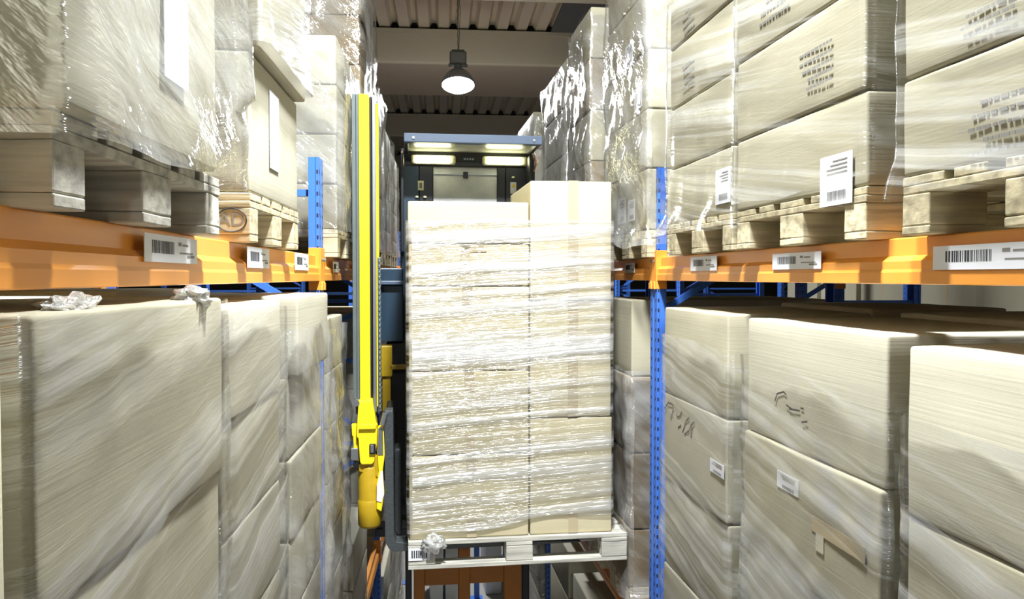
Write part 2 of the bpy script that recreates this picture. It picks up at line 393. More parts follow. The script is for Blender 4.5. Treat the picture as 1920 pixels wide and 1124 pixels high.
def beam(fr, side, xf, s0, s1, ztop, label, group=None, labels=()):
    """stepped box beam with an end hook at both uprights. local origin: aisle face, near end, top"""
    t = thing('rack_beam', label, 'rack beam', fr, xf, s0, ztop, group)
    L = s1 - s0; s = side
    prof = [(.022, 0), (.05, 0), (.05, -.118), (.002, -.118), (0, -.116), (0, -.088), (.003, -.080), (.003, -.060), (.020, -.046), (.020, -.003)]
    pts = [(s * (a - .0), z) for a, z in prof]
    link('beam_profile', MB().prism(pts, .055, L - .055).mesh('beam_profile', 'orange'), t)
    for k, yy in enumerate((.0, L)):
        m = MB(); y0, y1 = (yy, yy + .056) if k == 0 else (yy - .056, yy)
        m.rbox(min(-s * .006, s * .004), max(-s * .006, s * .004), y0, y1, -.16, .035, .002)
        m.rbox(min(-s * .006, s * .05), max(-s * .006, s * .05), (y1 - .004) if k == 0 else y0, y1 if k == 0 else y0 + .004, -.16, .035, .001)
        m.prism([(y0 + .01, -.16), (y1 - .004, -.16), (y1 - .004, -.13), (y0 + .02, -.12)], -s * .012, -s * .004, 'x')
        e = link('end_hook', m.mesh('end_hook', 'orange'), t)
        link('safety_clip', MB().tube((-s * .008, (y0 + y1) / 2, -.02), (-s * .016, (y0 + y1) / 2, -.02), .007, 10).mesh('safety_clip', 'steel'), e)
    for (a, b, z0, z1, seed) in labels:
        a, b = sorted((a - s0, b - s0)); z0 -= ztop; z1 -= ztop
        x = -s * .0015
        lb = link('beam_label', MB().box(min(x, x - s * .0015), max(x, x - s * .0015), a, b, z0, z1).mesh('beam_label', 'paper'), t)
        lb['label'] = 'white location label with a barcode'
        rnd = random.Random(seed); m = MB(); x2 = x - s * .0016; x3 = x2 - s * .0004
        w_ = b - a; h_ = z1 - z0
        # bars start at the end that stands left in view
        def fx(u): return a + u * w_ if s < 0 else b - u * w_
        u = .12
        while u < .52:
            d = rnd.choice((.006, .010, .016)); p0, p1 = sorted((fx(u), fx(u + d)))
            m.box(min(x2, x3), max(x2, x3), p0, p1, z0 + h_ * .32, z0 + h_ * .78); u += d + rnd.choice((.007, .012))
        link('barcode', m.mesh('barcode', 'ink'), lb)
        m = MB()
        for u0, u1, v0, v1 in ((.60, .66, .66, .8), (.68, .80, .66, .74), (.62, .9, .36, .42), (.78, .93, .22, .32)):
            p0, p1 = sorted((fx(u0), fx(u1))); m.box(min(x2, x3), max(x2, x3), p0, p1, z0 + h_ * v0, z0 + h_ * v1)
        link('small_print', m.mesh('small_print', 'ink2'), lb)
    return t

# ------------------------------------------------------------ pallets (long side along local x)
PH = .138
def pallet_parts(mat):
    key = ('pallet', mat)
    if key in _cache: return _cache[key]
    rnd = random.Random(4); out = []
    def bd(name, *a, r=.003):
        mb = MB()
        sd = rnd.random() * 50
        mb.rbox(*a, r, n=3, warp=lambda p: p + noise.noise_vector(p * 9 + Vector((sd, 0, 0))) * .0025)
        out.append((name, mb.mesh(name, mat)))
    L, W = .60, .40
    for y, w_ in ((-.3275, .145), (-.17, .10), (0, .145), (.17, .10), (.3275, .145)):
        bd('deck_board', -L, L, y - w_ / 2, y + w_ / 2, PH - .022, PH)
    for x, w_ in ((-.5275, .145), (0, .145), (.5275, .145)):
        bd('stringer_board', x - w_ / 2, x + w_ / 2, -W, W, PH - .042, PH - .022)
    for x in (-.5275, 0, .5275):
        for y, w_ in ((-.35, .10), (0, .145), (.35, .10)):
            bd('block', x - .0725, x + .0725, y - w_ / 2, y + w_ / 2, .020, PH - .042, r=.004)
    for y, w_ in ((-.35, .10), (0, .145), (.35, .10)):
        bd('bottom_board', -L, L, y - w_ / 2, y + w_ / 2, 0, .020)
    _cache[key] = out
    return out
def pallet(fr, x, y, z, label, mat='wood', rot=0.0, group='wooden pallets on the racks', sc_=(1, 1, 1)):
    t = thing('wooden_pallet', label, 'pallet', fr, x, y, z, group, rot)
    t.scale = sc_
    for nme, me in pallet_parts(mat): link(nme, me, t)
    return t

# ------------------------------------------------------------ cartons
def carton_mesh(wx, wy, h, var, mat, fine=True):
    key = ('c', round(wx, 3), round(wy, 3), round(h, 3), var, mat, fine)
    if key in _cache: return _cache[key]
    off = Vector((var * 7.3, var * 3.1, 0))
    hx, hy = wx / 2, wy / 2
    def warp(p):
        q = Vector(p)
        # slack faces: a slight belly and dents; flap seam across the top
        bx = (1 - min(1, abs(p.y) / hy) ** 2); bz = math.sin(math.pi * min(max(p.z / h, 0), 1))
        d = .005 * bx * bz + .004 * noise.noise(p * 3.2 + off)
        if abs(abs(p.x) - hx) < .02: q.x += math.copysign(d, p.x)
        by = (1 - min(1, abs(p.x) / hx) ** 2)
        d = .005 * by * bz + .004 * noise.noise(p * 3.2 - off)
        if abs(abs(p.y) - hy) < .02: q.y += math.copysign(d, p.y)
        if p.z > h - .02: q.z -= .002 + .004 * abs(noise.noise(p * 4 + off))
        return q
    mb = MB().rbox(-hx, hx, -hy, hy, 0, h, .009, n=8 if fine else 2, k=2 if fine else 1, warp=warp)
    me = mb.mesh('carton', mat, True)
    _cache[key] = me
    return me

def carton(fr, x, y, z, wx, wy, h, label, var=0, mat='card', group=None, fine=True, jit=0.0, name='cardboard_carton'):
    o = link(name, carton_mesh(wx, wy, h, var, mat, fine), None, fr.w(x, y, z), fr.a + jit)
    return tag(o, label, 'carton', group)
def patch(parent, name, axis, c, a0, a1, z0, z1, mat, th=.0012, label=None):
    """thin rectangular piece lying on a face of its thing; axis 'x-','x+','y-','z+' tells which face, c its coordinate"""
    m = MB(); s = 1 if axis[1] == '+' else -1
    lo, hi = sorted((c, c + s * th))
    if axis[0] == 'x': m.box(lo, hi, a0, a1, z0, z1)
    elif axis[0] == 'y': m.box(a0, a1, lo, hi, z0, z1)
    o = link(name, m.mesh(name, mat), parent)
    if label: o['label'] = label
    return o
def print_rows(parent, axis, c, a0, a1, z0, z1, rows, seed, name='printed_text', mat='ink2'):
    rnd = random.Random(seed); m = MB(); s = 1 if axis[1] == '+' else -1
    lo, hi = sorted((c, c + s * .0008)); dz = (z1 - z0) / rows
    for r in range(rows):
        a = a0; z = z0 + r * dz
        end = a1 - rnd.random() * .3 * (a1 - a0)
        while a < end:
            d = rnd.uniform(.008, .024)
            if axis[0] == 'x': m.box(lo, hi, a, min(a + d, a1), z, z + dz * .3)
            else: m.box(a, min(a + d, a1), lo, hi, z, z + dz * .42)
            a += d + rnd.uniform(.004, .008)
    return link(name, m.mesh(name, mat), parent)

# ------------------------------------------------------------ stretch film round a load
def film_mesh(wx, wy, z0, z1, seed, mat, amp=.006, skirt=.0, flare=0.0, tilt=0.0, off=.020, top=True, res=.045, ragged=.03, bulge=None):
    """loop of film round a box wx * wy between z0 and z1 (local to the load base)"""
    rc = .03; hx, hy = wx / 2 + off, wy / 2 + off
    per = []
    def side(p0, p1, nrm):
        L = (Vector(p1) - Vector(p0)).length; k = max(2, int(L / res))
        for i in range(k):
            per.append((Vector(p0).lerp(Vector(p1), i / k), Vector(nrm)))
    cs = [(hx - rc, -hy + rc, -90), (hx - rc, hy - rc, 0), (-hx + rc, hy - rc, 90), (-hx + rc, -hy + rc, 180)]
    side((-hx + rc, -hy), (hx - rc, -hy), (0, -1))
    order = [((hx, -hy + rc), (hx, hy - rc), (1, 0)), ((hx - rc, hy), (-hx + rc, hy), (0, 1)), ((-hx, hy - rc), (-hx, -hy + rc), (-1, 0)), None]
    for (cx, cy, a0), nx in zip(cs, order):
        for i in range(4):
            a = R(a0 + 90 * i / 4); per.append((Vector((cx + rc * math.cos(a), cy + rc * math.sin(a))), Vector((math.cos(a), math.sin(a)))))
        if nx: side(*nx)
    n = len(per); mb = MB(); mb.uv = []
    nz = max(3, int((z1 - z0) / res)); rows = []
    us = [0.0]
    for i in range(1, n + 1): us.append(us[-1] + (per[i % n][0] - per[i - 1][0]).length)
    sd = Vector((seed * 5.1, seed * 2.3, seed))
    vs = []; fs = []; uv = []
    for k in range(nz + 1):
        t = k / nz
        for i in range(n + 1):
            p, nr = per[i % n]
            rg = ragged * noise.noise(Vector((p.x * 2.2, p.y * 2.2, seed))) * 2
            lo = z0 - skirt + rg + tilt * (p.x + p.y)
            hi = z1 + ragged * .6 * noise.noise(Vector((p.x * 3, p.y * 3, seed + 9)))
            z = lo + (hi - lo) * t
            q = Vector((p.x, p.y, z))
            d = amp * (noise.noise(q * 4 + sd) + .6 * noise.noise(q * 11 + sd)) + abs(amp) * .4
            if z < z0 + .05: d += flare * min(1, (z0 + .05 - z) / .15) * (1 + .7 * noise.noise(q * 7 + sd))
            if bulge:
                d += bulge(q, nr)
            d = max(d, -.004)
            vs.append((p.x + nr.x * d, p.y + nr.y * d, z)); uv.append((us[i], z))
    W_ = n + 1
    for k in range(nz):
        for i in range(n):
            a = k * W_ + i; fs.append((a, a + 1, a + W_ + 1, a + W_))
    mb.add(vs, fs); mb.uv = uv
    return mb.mesh('stretch_film', mat, True)

# ------------------------------------------------------------ a pallet load in a rack
ORD = {0: 'top', 1: 'second-from-top', 2: 'third-from-top', 3: 'fourth-from-top', 4: 'fifth-from-top', 5: 'sixth-from-top', 6: 'seventh-from-top'}
def load(fr, side, xf, s0, s1, zbase, ztop, h, where, gap='', film='film_right', filmargs=None, depth=1.14, rows=1, mats=('card',), fine=True,
         pal='wood', seed=0, pal_s=None, offs=None, filmz=None, fdx=0.0, jit=.006):
    """cartons stacked on a pallet from zbase (shelf height) to ztop; s = distance along the aisle"""
    rnd = random.Random(seed + 11)
    out = []
    zb = zbase + PH
    sm, wy = (s0 + s1) / 2, s1 - s0
    p0, p1 = pal_s or (s0, s1)
    if pal:
        pallet(fr, xf + side * .60, (p0 + p1) / 2, zbase, ('weathered' if pal == 'wood2' else 'bare') + ' wooden pallet under the ' + where, pal, sc_=(1, max(.6, (p1 - p0) / .8), 1))
    hs = [h] * 12 if not isinstance(h, (list, tuple)) else list(h)
    edges = [ztop]
    for q in hs:
        nz = edges[-1] - q
        if nz < zb + .12: break
        edges.append(nz)
    edges.append(zb)
    nt_ = len(edges) - 1
    for k in range(nt_):
        zt, z0 = edges[k], edges[k + 1]
        dx = (offs[k] if offs and k < len(offs) else rnd.uniform(-.006, .006))
        for r in range(rows):
            d = depth / rows
            x = xf + side * (d / 2 + r * d) - side * dx
            pos = ORD[k] if nt_ > 1 else 'single'
            lab = '%s %scarton of the %s' % (pos, ('back-row ' if r else ('aisle-row ' if rows > 1 else '')), where)
            hh = zt - z0 - .002
            if r and k == 0: hh += .018
            out.append(carton(fr, x, sm, z0 + .001, d - .004, wy - .006, hh, lab,
                              var=rnd.randrange(3), mat=mats[k % len(mats)], group='cartons of the ' + where, fine=fine, jit=rnd.uniform(-jit, jit)))
    if film:
        fa = dict(amp=.008, skirt=.03, flare=.015, seed=seed + 1); fa.update(filmargs or {})
        f0, f1 = filmz or (zb, ztop - .05)
        me = film_mesh(depth, wy, f0 - zb, f1 - zb, mat=film, **fa)
        o = link('stretch_film', me, None, fr.w(xf + side * (depth / 2 - fdx), sm, zb), fr.a)
        tag(o, 'clear stretch film around the ' + where, 'stretch film', 'stretch films on rack loads')
        out.append(o)
    return out

XA_L, XA_R = -.56, 1.17
ZA, ZB, ZC = .100, -1.84, -CAMZ
ZB2 = -2.25                # the lower left shelf sits lower beyond the first bay
def sL(px, x=XA_L): return LF.at_x(px, 520, x)[0]
def sR(px, x=XA_R): return RF.at_x(px, 520, x)[0]

# the racks ------------------------------------------------------
XUL, XUR = -.60, 1.215
SUL, SUR = sL(603, XUL), sR(1226, XUR)
BL, BR, BAY = 3.0, 3.3, 2.86
def beam_labels(fr, x, rects):
    out = []
    for i, (a, b, y0, y1) in enumerate(rects):
        s0, z1 = fr.at_x(a, y0, x); s1, _ = fr.at_x(b, y0, x)
        m = (a + b) / 2; _, zt = fr.at_x(m, y0, x); _, zb = fr.at_x(m, y1, x)
        out.append((s0, s1, zb, zt, i + 3))
    return out
for k, lab in enumerate(['blue perforated rack upright behind the camera on the left side', 'blue rack upright with orange beam end, left of the yellow mast',
                         'blue rack upright farther down the left side, behind the yellow mast', 'blue rack upright far down the left side beyond the truck', 'farthest blue rack upright on the left side']):
    s = .35 if k == 0 else SUL + (k - 1) * BL
    rack_frame(LF, -1, XUL, s, lab, group='left row rack uprights')
for k, lab in enumerate(['blue perforated rack upright behind the camera on the right side', 'blue rack upright with teardrop holes, right of the carried pallet',
                         'blue rack upright behind the carried load on the right side', 'blue rack upright far down the right side beyond the truck', 'farthest blue rack upright on the right side']):
    rack_frame(RF, 1, XUR, .5 if k == 0 else SUR + (k - 1) * BR, lab, group='right row rack uprights')
LLAB = beam_labels(LF, XUL, [(268, 367, 443, 493), (462, 503, 465, 503), (552, 577, 476, 507)])
RLAB = beam_labels(RF, XUR, [(1296, 1345, 481, 508), (1450, 1541, 474, 505), (1752, 1990, 456, 505)])
bayn = ['nearest', 'second', 'third', 'fourth']
for side, fr, xu, su, nm, labs in ((-1, LF, XUL, SUL, 'left', LLAB), (1, RF, XUR, SUR, 'right', RLAB)):
    for lv, (z, ln) in enumerate(((ZA, 'upper'), (ZB, 'lower'))):
        for k in range(4):
            by = BL if side < 0 else BR; a, b = su + (k - 1) * by, su + k * by
            if k == 0: a = .35 if side < 0 else .5
            l2 = labs if (k == 0 and lv == 0) else ()
            z = (ZA, ZB)[lv]
            if side < 0 and k > 0 and lv == 1: z = ZB2
            if k == 1 and lv == 0:
                l2 = [(a + .35 + .9 * q, a + .55 + .9 * q, z - .075, z - .02, 20 + q) for q in range(3)]
            beam(fr, side, xu, a, b, z, 'orange front beam of the %s shelf on the %s, %s bay from camera' % (ln, nm, bayn[k]), 'orange front beams', l2)
            beam(fr, -side, xu + side * 1.0, a, b, z, 'orange rear beam of the %s shelf on the %s, %s bay from camera' % (ln, nm, bayn[k]), 'orange rear beams')

# left row, upper shelf -------------------------------------------
U = 'upper left shelf'
def bulgeL1(q, nr):
    return .03 * max(0, nr.x) * max(0, 1 - abs(q.z - .05) / .25) * (1 + noise.noise(q * 6)) + .035 * (1 if nr.x > .3 else 0) * max(0, min(1, (q.y - .22) / .15)) * (1 + .8 * noise.noise(q * 9)) * (1 if q.z > .15 else .3)
c = load(LF, -1, XA_L, sL(85), sL(385), ZA, 1.24, .5, 'large wrapped load nearest on the ' + U, film='film_loose',
         filmargs=dict(amp=.018, skirt=.045, flare=.035, ragged=.014, res=.022, bulge=bulgeL1), pal='wood2', pal_s=(sL(103), sL(413)), seed=1, mats=('card2',), rows=2, offs=(.03, .03, .03), fdx=.03)
# paper tucked under the film
big = [o for o in c if o['category'] == 'carton'][2]
s0, _ = LF.at_x(268, 60, XA_L); s1, _ = LF.at_x(316, 60, XA_L)
_, zt = LF.at_x(290, -20, XA_L); _, zb_ = LF.at_x(290, 155, XA_L)
pm = (sL(85) + sL(385)) / 2
zc = big.location.z - CAMZ
patch(big, 'paper_sheet', 'x+', .292, s0 - pm, s1 - pm, zb_ - zc, zt - zc, 'paper', label='white delivery sheet')
c = load(LF, -1, XA_L, sL(471), sL(560), ZA, 1.14, (.5,), 'two-carton load with a stamped pallet on the ' + U, film='film_left',
         filmargs=dict(amp=.012, skirt=.0, flare=.02, ragged=.02, off=.02), seed=2, mats=('card2',), offs=(.03, 0), fdx=.03, filmz=(.66, 1.1), rows=2)
lab_c = [o for o in c if o['category'] == 'carton'][2]
s0, _ = LF.at_x(504, 300, XA_L); s1, _ = LF.at_x(521, 300, XA_L)
pm = (sL(471) + sL(560)) / 2
patch(lab_c, 'paper_sheet', 'x+', .288, s0 - pm, s1 - pm, .10, .34, 'paper', label='white delivery sheet')
load(LF, -1, XA_L, 4.04, 4.86, ZA, 1.20, .245, 'pale load just beyond the left blue upright', film='film_loose', filmargs=dict(amp=.02, flare=.02, res=.03), seed=3)
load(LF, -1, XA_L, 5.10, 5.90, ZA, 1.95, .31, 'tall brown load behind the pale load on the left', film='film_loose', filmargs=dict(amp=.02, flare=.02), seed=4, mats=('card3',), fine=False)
load(LF, -1, XA_L, 6.02, 6.68, ZA, 1.45, .27, 'wrapped load just behind the yellow mast, upper level', film='film_loose', filmargs=dict(amp=.03, flare=.02), seed=5, fine=False)
load(LF, -1, XA_L, 6.94, 7.6, ZA, 1.28, .29, 'pale load between yellow mast and truck cab', film='film_loose', filmargs=dict(amp=.03, flare=.02), seed=6, mats=('card2',), fine=False)
load(LF, -1, XA_L, 7.75, 8.5, ZA, 1.2, .28, 'far load left of the truck cab, upper level', film='film_loose', seed=7, fine=False)

load(LF, -1, -.535, .48, .985, ZA, 1.24, .5, 'unseen narrow light-blocking load left of the camera, upper shelf', film=None, seed=8, mats=('card2',), fine=False, jit=0)  # unseen load added to keep lamp light off the near side faces
load(LF, -1, -.53, .48, .985, ZB, -.10, .41, 'unseen narrow light-blocking load left of the camera, lower shelf', film=None, seed=9, fine=False, jit=0)  # unseen too, added to shade the gap on the lower shelf
load(RF, 1, XA_R, .68, 1.02, ZA, 1.1, .29, 'unseen light-blocking load right of the camera, upper shelf', film=None, seed=10, fine=False)  # matching out-of-view blockers added on the right, both shelves
load(RF, 1, XA_R, .68, 1.02, ZB, -.12, .41, 'unseen light-blocking load right of the camera, lower shelf', film=None, seed=10, fine=False)

# stamped letters on the pallet of the two-carton load (long side towards the camera)
def text_mesh(txt, size, mat, name):
    cu = bpy.data.curves.new(name, 'FONT'); cu.body = txt; cu.size = size; cu.extrude = .0004; cu.align_x = 'CENTER'; cu.align_y = 'CENTER'
    o = bpy.data.objects.new(name, cu); C.objects.link(o)
    bpy.context.view_layer.update()
    me = bpy.data.meshes.new_from_object(o.evaluated_get(bpy.context.evaluated_depsgraph_get()))
    bpy.data.objects.remove(o); me.materials.clear(); me.materials.append(M[mat])
    return me

pal2 = [o for o in C.objects if o.get('label') == 'bare wooden pallet under the two-carton load with a stamped pallet on the upper left shelf'][0]
st = text_mesh('AD', .052, 'ink2', 'stamped_letters')
m = MB(); n = 28
for i in range(n):
    a0, a1 = 2 * math.pi * i / n, 2 * math.pi * (i + 1) / n
    m.tube((.547 + .042 * math.cos(a0), -.4015, .06 + .033 * math.sin(a0)), (.547 + .042 * math.cos(a1), -.4015, .06 + .033 * math.sin(a1)), .0018, 5)
link('stamped_ring', m.mesh('stamped_ring', 'ink'), pal2)
o = link('stamped_letters', st, pal2, (.547, -.4012, .06)); o.rotation_euler = (math.pi / 2, 0, 0)

# left row, lower shelf -------------------------------------------
V = 'lower left shelf'
load(LF, -1, -.54, sL(52, -.54), sL(411, -.54), ZB, -.045, .41, 'largest wrapped load nearest on the ' + V, film='film_left', filmargs=dict(amp=.012, res=.03, flare=.0),
     seed=11, rows=2, filmz=(ZB + PH, -.055), mats=('card',))
load(LF, -1, -.54, sL(416, -.54), sL(524, -.54), ZB, -.068, .285, 'middle wrapped load on the ' + V, film='film_left', filmargs=dict(amp=.008, res=.035), seed=12, rows=2, filmz=(ZB + PH, -.09), mats=('card2', 'card'))
load(LF, -1, -.51, 2.66, 3.30, ZB, -.058, .272, 'load left of the lower blue upright', film='film_loose', filmargs=dict(amp=.014, res=.03), seed=13, rows=2,
     filmz=(ZB + PH, -.17), offs=(.012, -.02, -.015, -.02, -.02, -.02), mats=('card2',))
load(LF, -1, -.60, 3.92, 4.50, ZB2, -.20, .27, 'dark wrapped load just beyond the left lower upright', film='film_loose', filmargs=dict(amp=.03, flare=.03, res=.035,
     bulge=lambda q, nr: .02 * max(0, nr.x) * max(0, 1 - abs(q.z - 1.1) / .4)), seed=14)
load(LF, -1, -.57, 4.66, 5.44, ZB2, -1.55, .28, 'low two-tier load left of the yellow cylinder', film=None, seed=15, mats=('card2',))
load(LF, -1, -.60, 6.92, 7.65, ZB2, -.3, .33, 'wrapped load behind the yellow head, lower level', film='film_loose', seed=16, fine=False)
load(LF, -1, -.60, 7.78, 8.5, ZB2, -.3, .33, 'far wrapped load behind the dark fork', film='film_loose', seed=17, fine=False)
for k, s in enumerate((4.6, 5.5, 6.95, 7.85, 8.75)):
    load(LF, -1, -.58, s, s + .8, ZC, (-2.6, -2.7, -2.6, -2.65, -2.6)[k], .36, ['first', 'second', 'third', 'fourth', 'fifth'][k] + ' floor-level load visible down the left side', film='film_left', seed=30 + k, fine=False, mats=('card2', 'card'))

# right row, upper shelf ------------------------------------------
U = 'upper right shelf'
def cl(lst, i): return [o for o in lst if o['category'] == 'carton'][i]
r1 = load(RF, 1, XA_R, sR(1690) - .82, sR(1690), ZA, 1.05, .29, 'right-hand edge load on the ' + U, film='film_right',
          filmargs=dict(amp=.008, flare=.03, skirt=.04, ragged=.02, res=.03), seed=21)
r2 = load(RF, 1, XA_R, sR(1622), sR(1381), ZA, 1.33, .28, 'wide load with hanging sheet on the ' + U, film='film_right',
          filmargs=dict(amp=.010, flare=.0, skirt=-.02, ragged=.02, res=.03), seed=22)
r3 = load(RF, 1, XA_R, sR(1372), sR(1254), ZA, 1.30, .27, 'narrow load right of the blue upright, ' + U, film='film_right',
          filmargs=dict(amp=.010, flare=.06, skirt=.05, ragged=.02, res=.03), seed=23, pal='wood', jit=.003)
r4 = load(RF, 1, XA_R, sR(1213), sR(1139), ZA, 1.75, .30, 'load just beyond the right blue upright', film='film_loose',
          filmargs=dict(amp=.02, flare=.04, skirt=.07, ragged=.03, res=.03), seed=24)
r5 = load(RF, 1, XA_R, sR(1105), sR(1069), ZA, 1.80, .34, 'tall glossy load behind the carried load', film='film_loose',
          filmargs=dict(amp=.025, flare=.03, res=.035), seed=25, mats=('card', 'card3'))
r6 = load(RF, 1, XA_R, sR(1062), sR(1022), ZA, 1.68, .36, 'grey wrapped load next to the truck roof', film='film_loose',
          filmargs=dict(amp=.025, flare=.03, res=.035), seed=26, mats=('card', 'card2'))
load(RF, 1, XA_R, sR(1000), sR(972), ZA, 1.62, .36, 'far load peeking above the truck roof bar', film='film_loose', seed=27, fine=False, mats=('card2',))
# printed rows and sheets on the right loads
def face_rows(carts, i, px0, px1, py0, py1, rows, seed, kind='print'):
    """marks on the aisle face of one carton, placed by where they stand along the aisle"""
    c_ = cl(carts, i); inv = c_.matrix_basis.inverted()
    m = (px0 + px1) / 2
    s0, _ = RF.at_x(px0, 520, XA_R); s1, _ = RF.at_x(px1, 520, XA_R)
    _, z1 = RF.at_x(m, py0, XA_R); _, z0 = RF.at_x(m, py1, XA_R)
    A = inv @ RF.w(XA_R, min(s0, s1), z0); B = inv @ RF.w(XA_R, max(s0, s1), z1)
    xl = min(v.co.x for v in c_.data.vertices) - .0006
    if kind == 'print': return print_rows(c_, 'x-', xl, A.y, B.y, A.z, B.z, rows, seed)
    o = patch(c_, 'paper_sheet', 'x-', xl, A.y, B.y, A.z, B.z, 'paper', label='white paper sheet')
    q = link('sheet_print', MB().mesh('sheet_print', 'ink2') if False else print_mesh(xl - .0016, A.y, B.y, A.z, B.z, seed), o)
    return o
def print_mesh(x, a0, a1, z0, z1, seed):
    rnd = random.Random(seed); m = MB(); h = z1 - z0; w_ = a1 - a0
    for r in range(4):
        z = z0 + h * (.62 + .08 * r); m.box(x - .0004, x, a0 + w_ * .15, a0 + w_ * rnd.uniform(.5, .85), z, z + h * .025)
    u = .2
    while u < .75:
        d = rnd.uniform(.01, .03); m.box(x - .0004, x, a0 + w_ * u, a0 + w_ * (u + d), z0 + h * .1, z0 + h * .28); u += d + .02
    return m.mesh('sheet_print', 'ink2')
face_rows(r1, 2, 1815, 1925, 165, 285, 5, 1)
face_rows(r1, 1, 1800, 1900, 0, 60, 3, 9)
face_rows(r2, 2, 1500, 1562, 80, 165, 5, 2)
face_rows(r2, 1, 1425, 1480, -20, 35, 3, 3)
face_rows(r3, 2, 1279, 1300, 110, 165, 4, 4)
face_rows(r3, 1, 1279, 1300, 10, 60, 4, 5)
face_rows(r2, 3, 1540, 1600, 290, 385, 0, 6, 'sheet')
face_rows(r3, 3, 1342, 1370, 316, 382, 0, 7, 'sheet')
def sheet4(px0, px1, py0, py1, seed):
    # loose document sheets under the film of the load beyond the upright
    zc_ = RF.at_x((px0 + px1) / 2, (py0 + py1) / 2, XA_R)[1]
    for i, o in enumerate([q for q in r4 if q['category'] == 'carton']):
        zb0 = o.location.z - CAMZ; hgt = max(v.co.z for v in o.data.vertices)
        if zb0 <= zc_ <= zb0 + hgt:
            face_rows(r4, i, px0, px1, py0, py1, 0, seed, 'sheet'); return
sheet4(1162, 1175, 372, 420, 11); sheet4(1180, 1193, 375, 415, 12); sheet4(1174, 1188, 85, 130, 13); sheet4(1189, 1203, 165, 205, 14)

# right row, lower shelf ------------------------------------------
V = 'lower right shelf'
load(RF, 1, XA_R, sR(1709) - .82, sR(1709), ZB, -.157, .41, 'right-hand edge load on the ' + V, film='film_right', filmargs=dict(amp=.01, res=.03), filmz=(ZB + PH, -.33), seed=41, mats=('card2', 'card'), rows=2)
b2 = load(RF, 1, XA_R, sR(1664), sR(1403), ZB, -.140, .395, 'wide load in the middle of the ' + V, film='film_right', filmargs=dict(amp=.012, res=.03, tilt=0), filmz=(ZB + PH, -.28), seed=42, mats=('card2', 'card'), rows=2, offs=(0, .012, 0, 0))
b3 = load(RF, 1, XA_R, sR(1368), sR(1248), ZB, -.135, .40, 'load right of the lower blue upright, ' + V, film='film_right', filmargs=dict(amp=.012, res=.03), filmz=(ZB + PH, -.27), seed=43, mats=('card', 'card2'), rows=2)
b4 = load(RF, 1, XA_R, 4.22, 4.98, ZB, -.12, .42, 'shade-toned wrapped load behind the right lower upright', film='film_loose', filmargs=dict(amp=.03, res=.03), filmz=(ZB + PH, -.5), seed=44, mats=('card', 'card3', 'card3', 'card3'))  # browner lower tiers carry the shade behind the carried load in their colour
load(RF, 1, XA_R, 5.2, 6.0, ZB, -.25, .36, 'load hidden behind the carried cartons, lower level', film='film_loose', seed=45, fine=False)
for k, s in enumerate((5.0, 6.0, 7.35, 8.3, 9.25)):
    load(RF, 1, XA_R, s, s + .8, ZC, (-2.2, -2.12, -2.3, -2.2, -2.3)[k], .36, ['first', 'second', 'third', 'fourth', 'fifth'][k] + ' floor-level load visible down the right side', film=('film_left' if k > 1 else None), seed=60 + k, fine=False, mats=('card2', 'card'))
def on_face(c_, px0, px1, py0, py1, name, mat, label=None):
    inv = c_.matrix_basis.inverted(); m = (px0 + px1) / 2
    s0 = sR(px0); s1 = sR(px1); _, z1 = RF.at_x(m, py0, XA_R); _, z0 = RF.at_x(m, py1, XA_R)
    A = inv @ RF.w(XA_R, min(s0, s1), z0); B = inv @ RF.w(XA_R, max(s0, s1), z1)
    xl = min(v.co.x for v in c_.data.vertices) - .0006
    return patch(c_, name, 'x-', xl, A.y, B.y, A.z, B.z, mat, label=label), (xl, A, B)
cs = [o for o in b2 if o['category'] == 'carton']
c2 = [o for o in cs if o['label'].startswith('second-from-top aisle')][0]
o, (xl, A, B) = on_face(c2, 1470, 1511, 893, 925, 'paper_label', 'paper', 'small white shipping label')
link('sheet_print', print_mesh(xl - .0016, A.y, B.y, A.z, B.z, 5), o)
on_face(c2, 1537, 1640, 1000, 1030, 'packing_tape', 'tape')
on_face(c2, 1545, 1560, 1005, 1040, 'torn_patch', 'card2', 'torn pale patch of cardboard')
cs = [o for o in b3 if o['category'] == 'carton']
c3 = [o for o in cs if o['label'].startswith('second-from-top aisle')][0]
o, (xl, A, B) = on_face(c3, 1339, 1366, 868, 893, 'paper_label', 'paper', 'small white shipping label')
link('sheet_print', print_mesh(xl - .0016, A.y, B.y, A.z, B.z, 8), o)
def strokes(c_, lst, name, wd=.0035):
    m = MB(); inv = c_.matrix_basis.inverted(); xl = min(v.co.x for v in c_.data.vertices) - .0012
    for st in lst:
        pts = []
        for px, py in st:
            s, z = RF.at_x(px, py, XA_R); p = inv @ RF.w(XA_R, s, z); pts.append(Vector((xl, p.y, p.z)))
        for a, b in zip(pts[:-1], pts[1:]): m.tube(a, b, wd, 6)
    # press flat on the face
    m.v = [(xl + (x - xl) * .15, y, z) for x, y, z in m.v]
    link(name, m.mesh(name, 'ink'), c_)
k = 4.68
strokes(c3, [[(1240 + a / k, 680 + b / k) for a, b in st] for st in
             ([(45, 405), (80, 350)], [(75, 352), (118, 372), (122, 410), (100, 500)], [(150, 455), (158, 482), (182, 470), (200, 430)],
              [(165, 575), (192, 550)], [(205, 612), (235, 520), (262, 485)], [(222, 632), (262, 600), (285, 540)], [(308, 520), (290, 545), (280, 660)])], 'marker_writing')
c1 = [o for o in [q for q in b2 if q['category'] == 'carton'] if o['label'].startswith('top aisle')][0]
k = 2.81
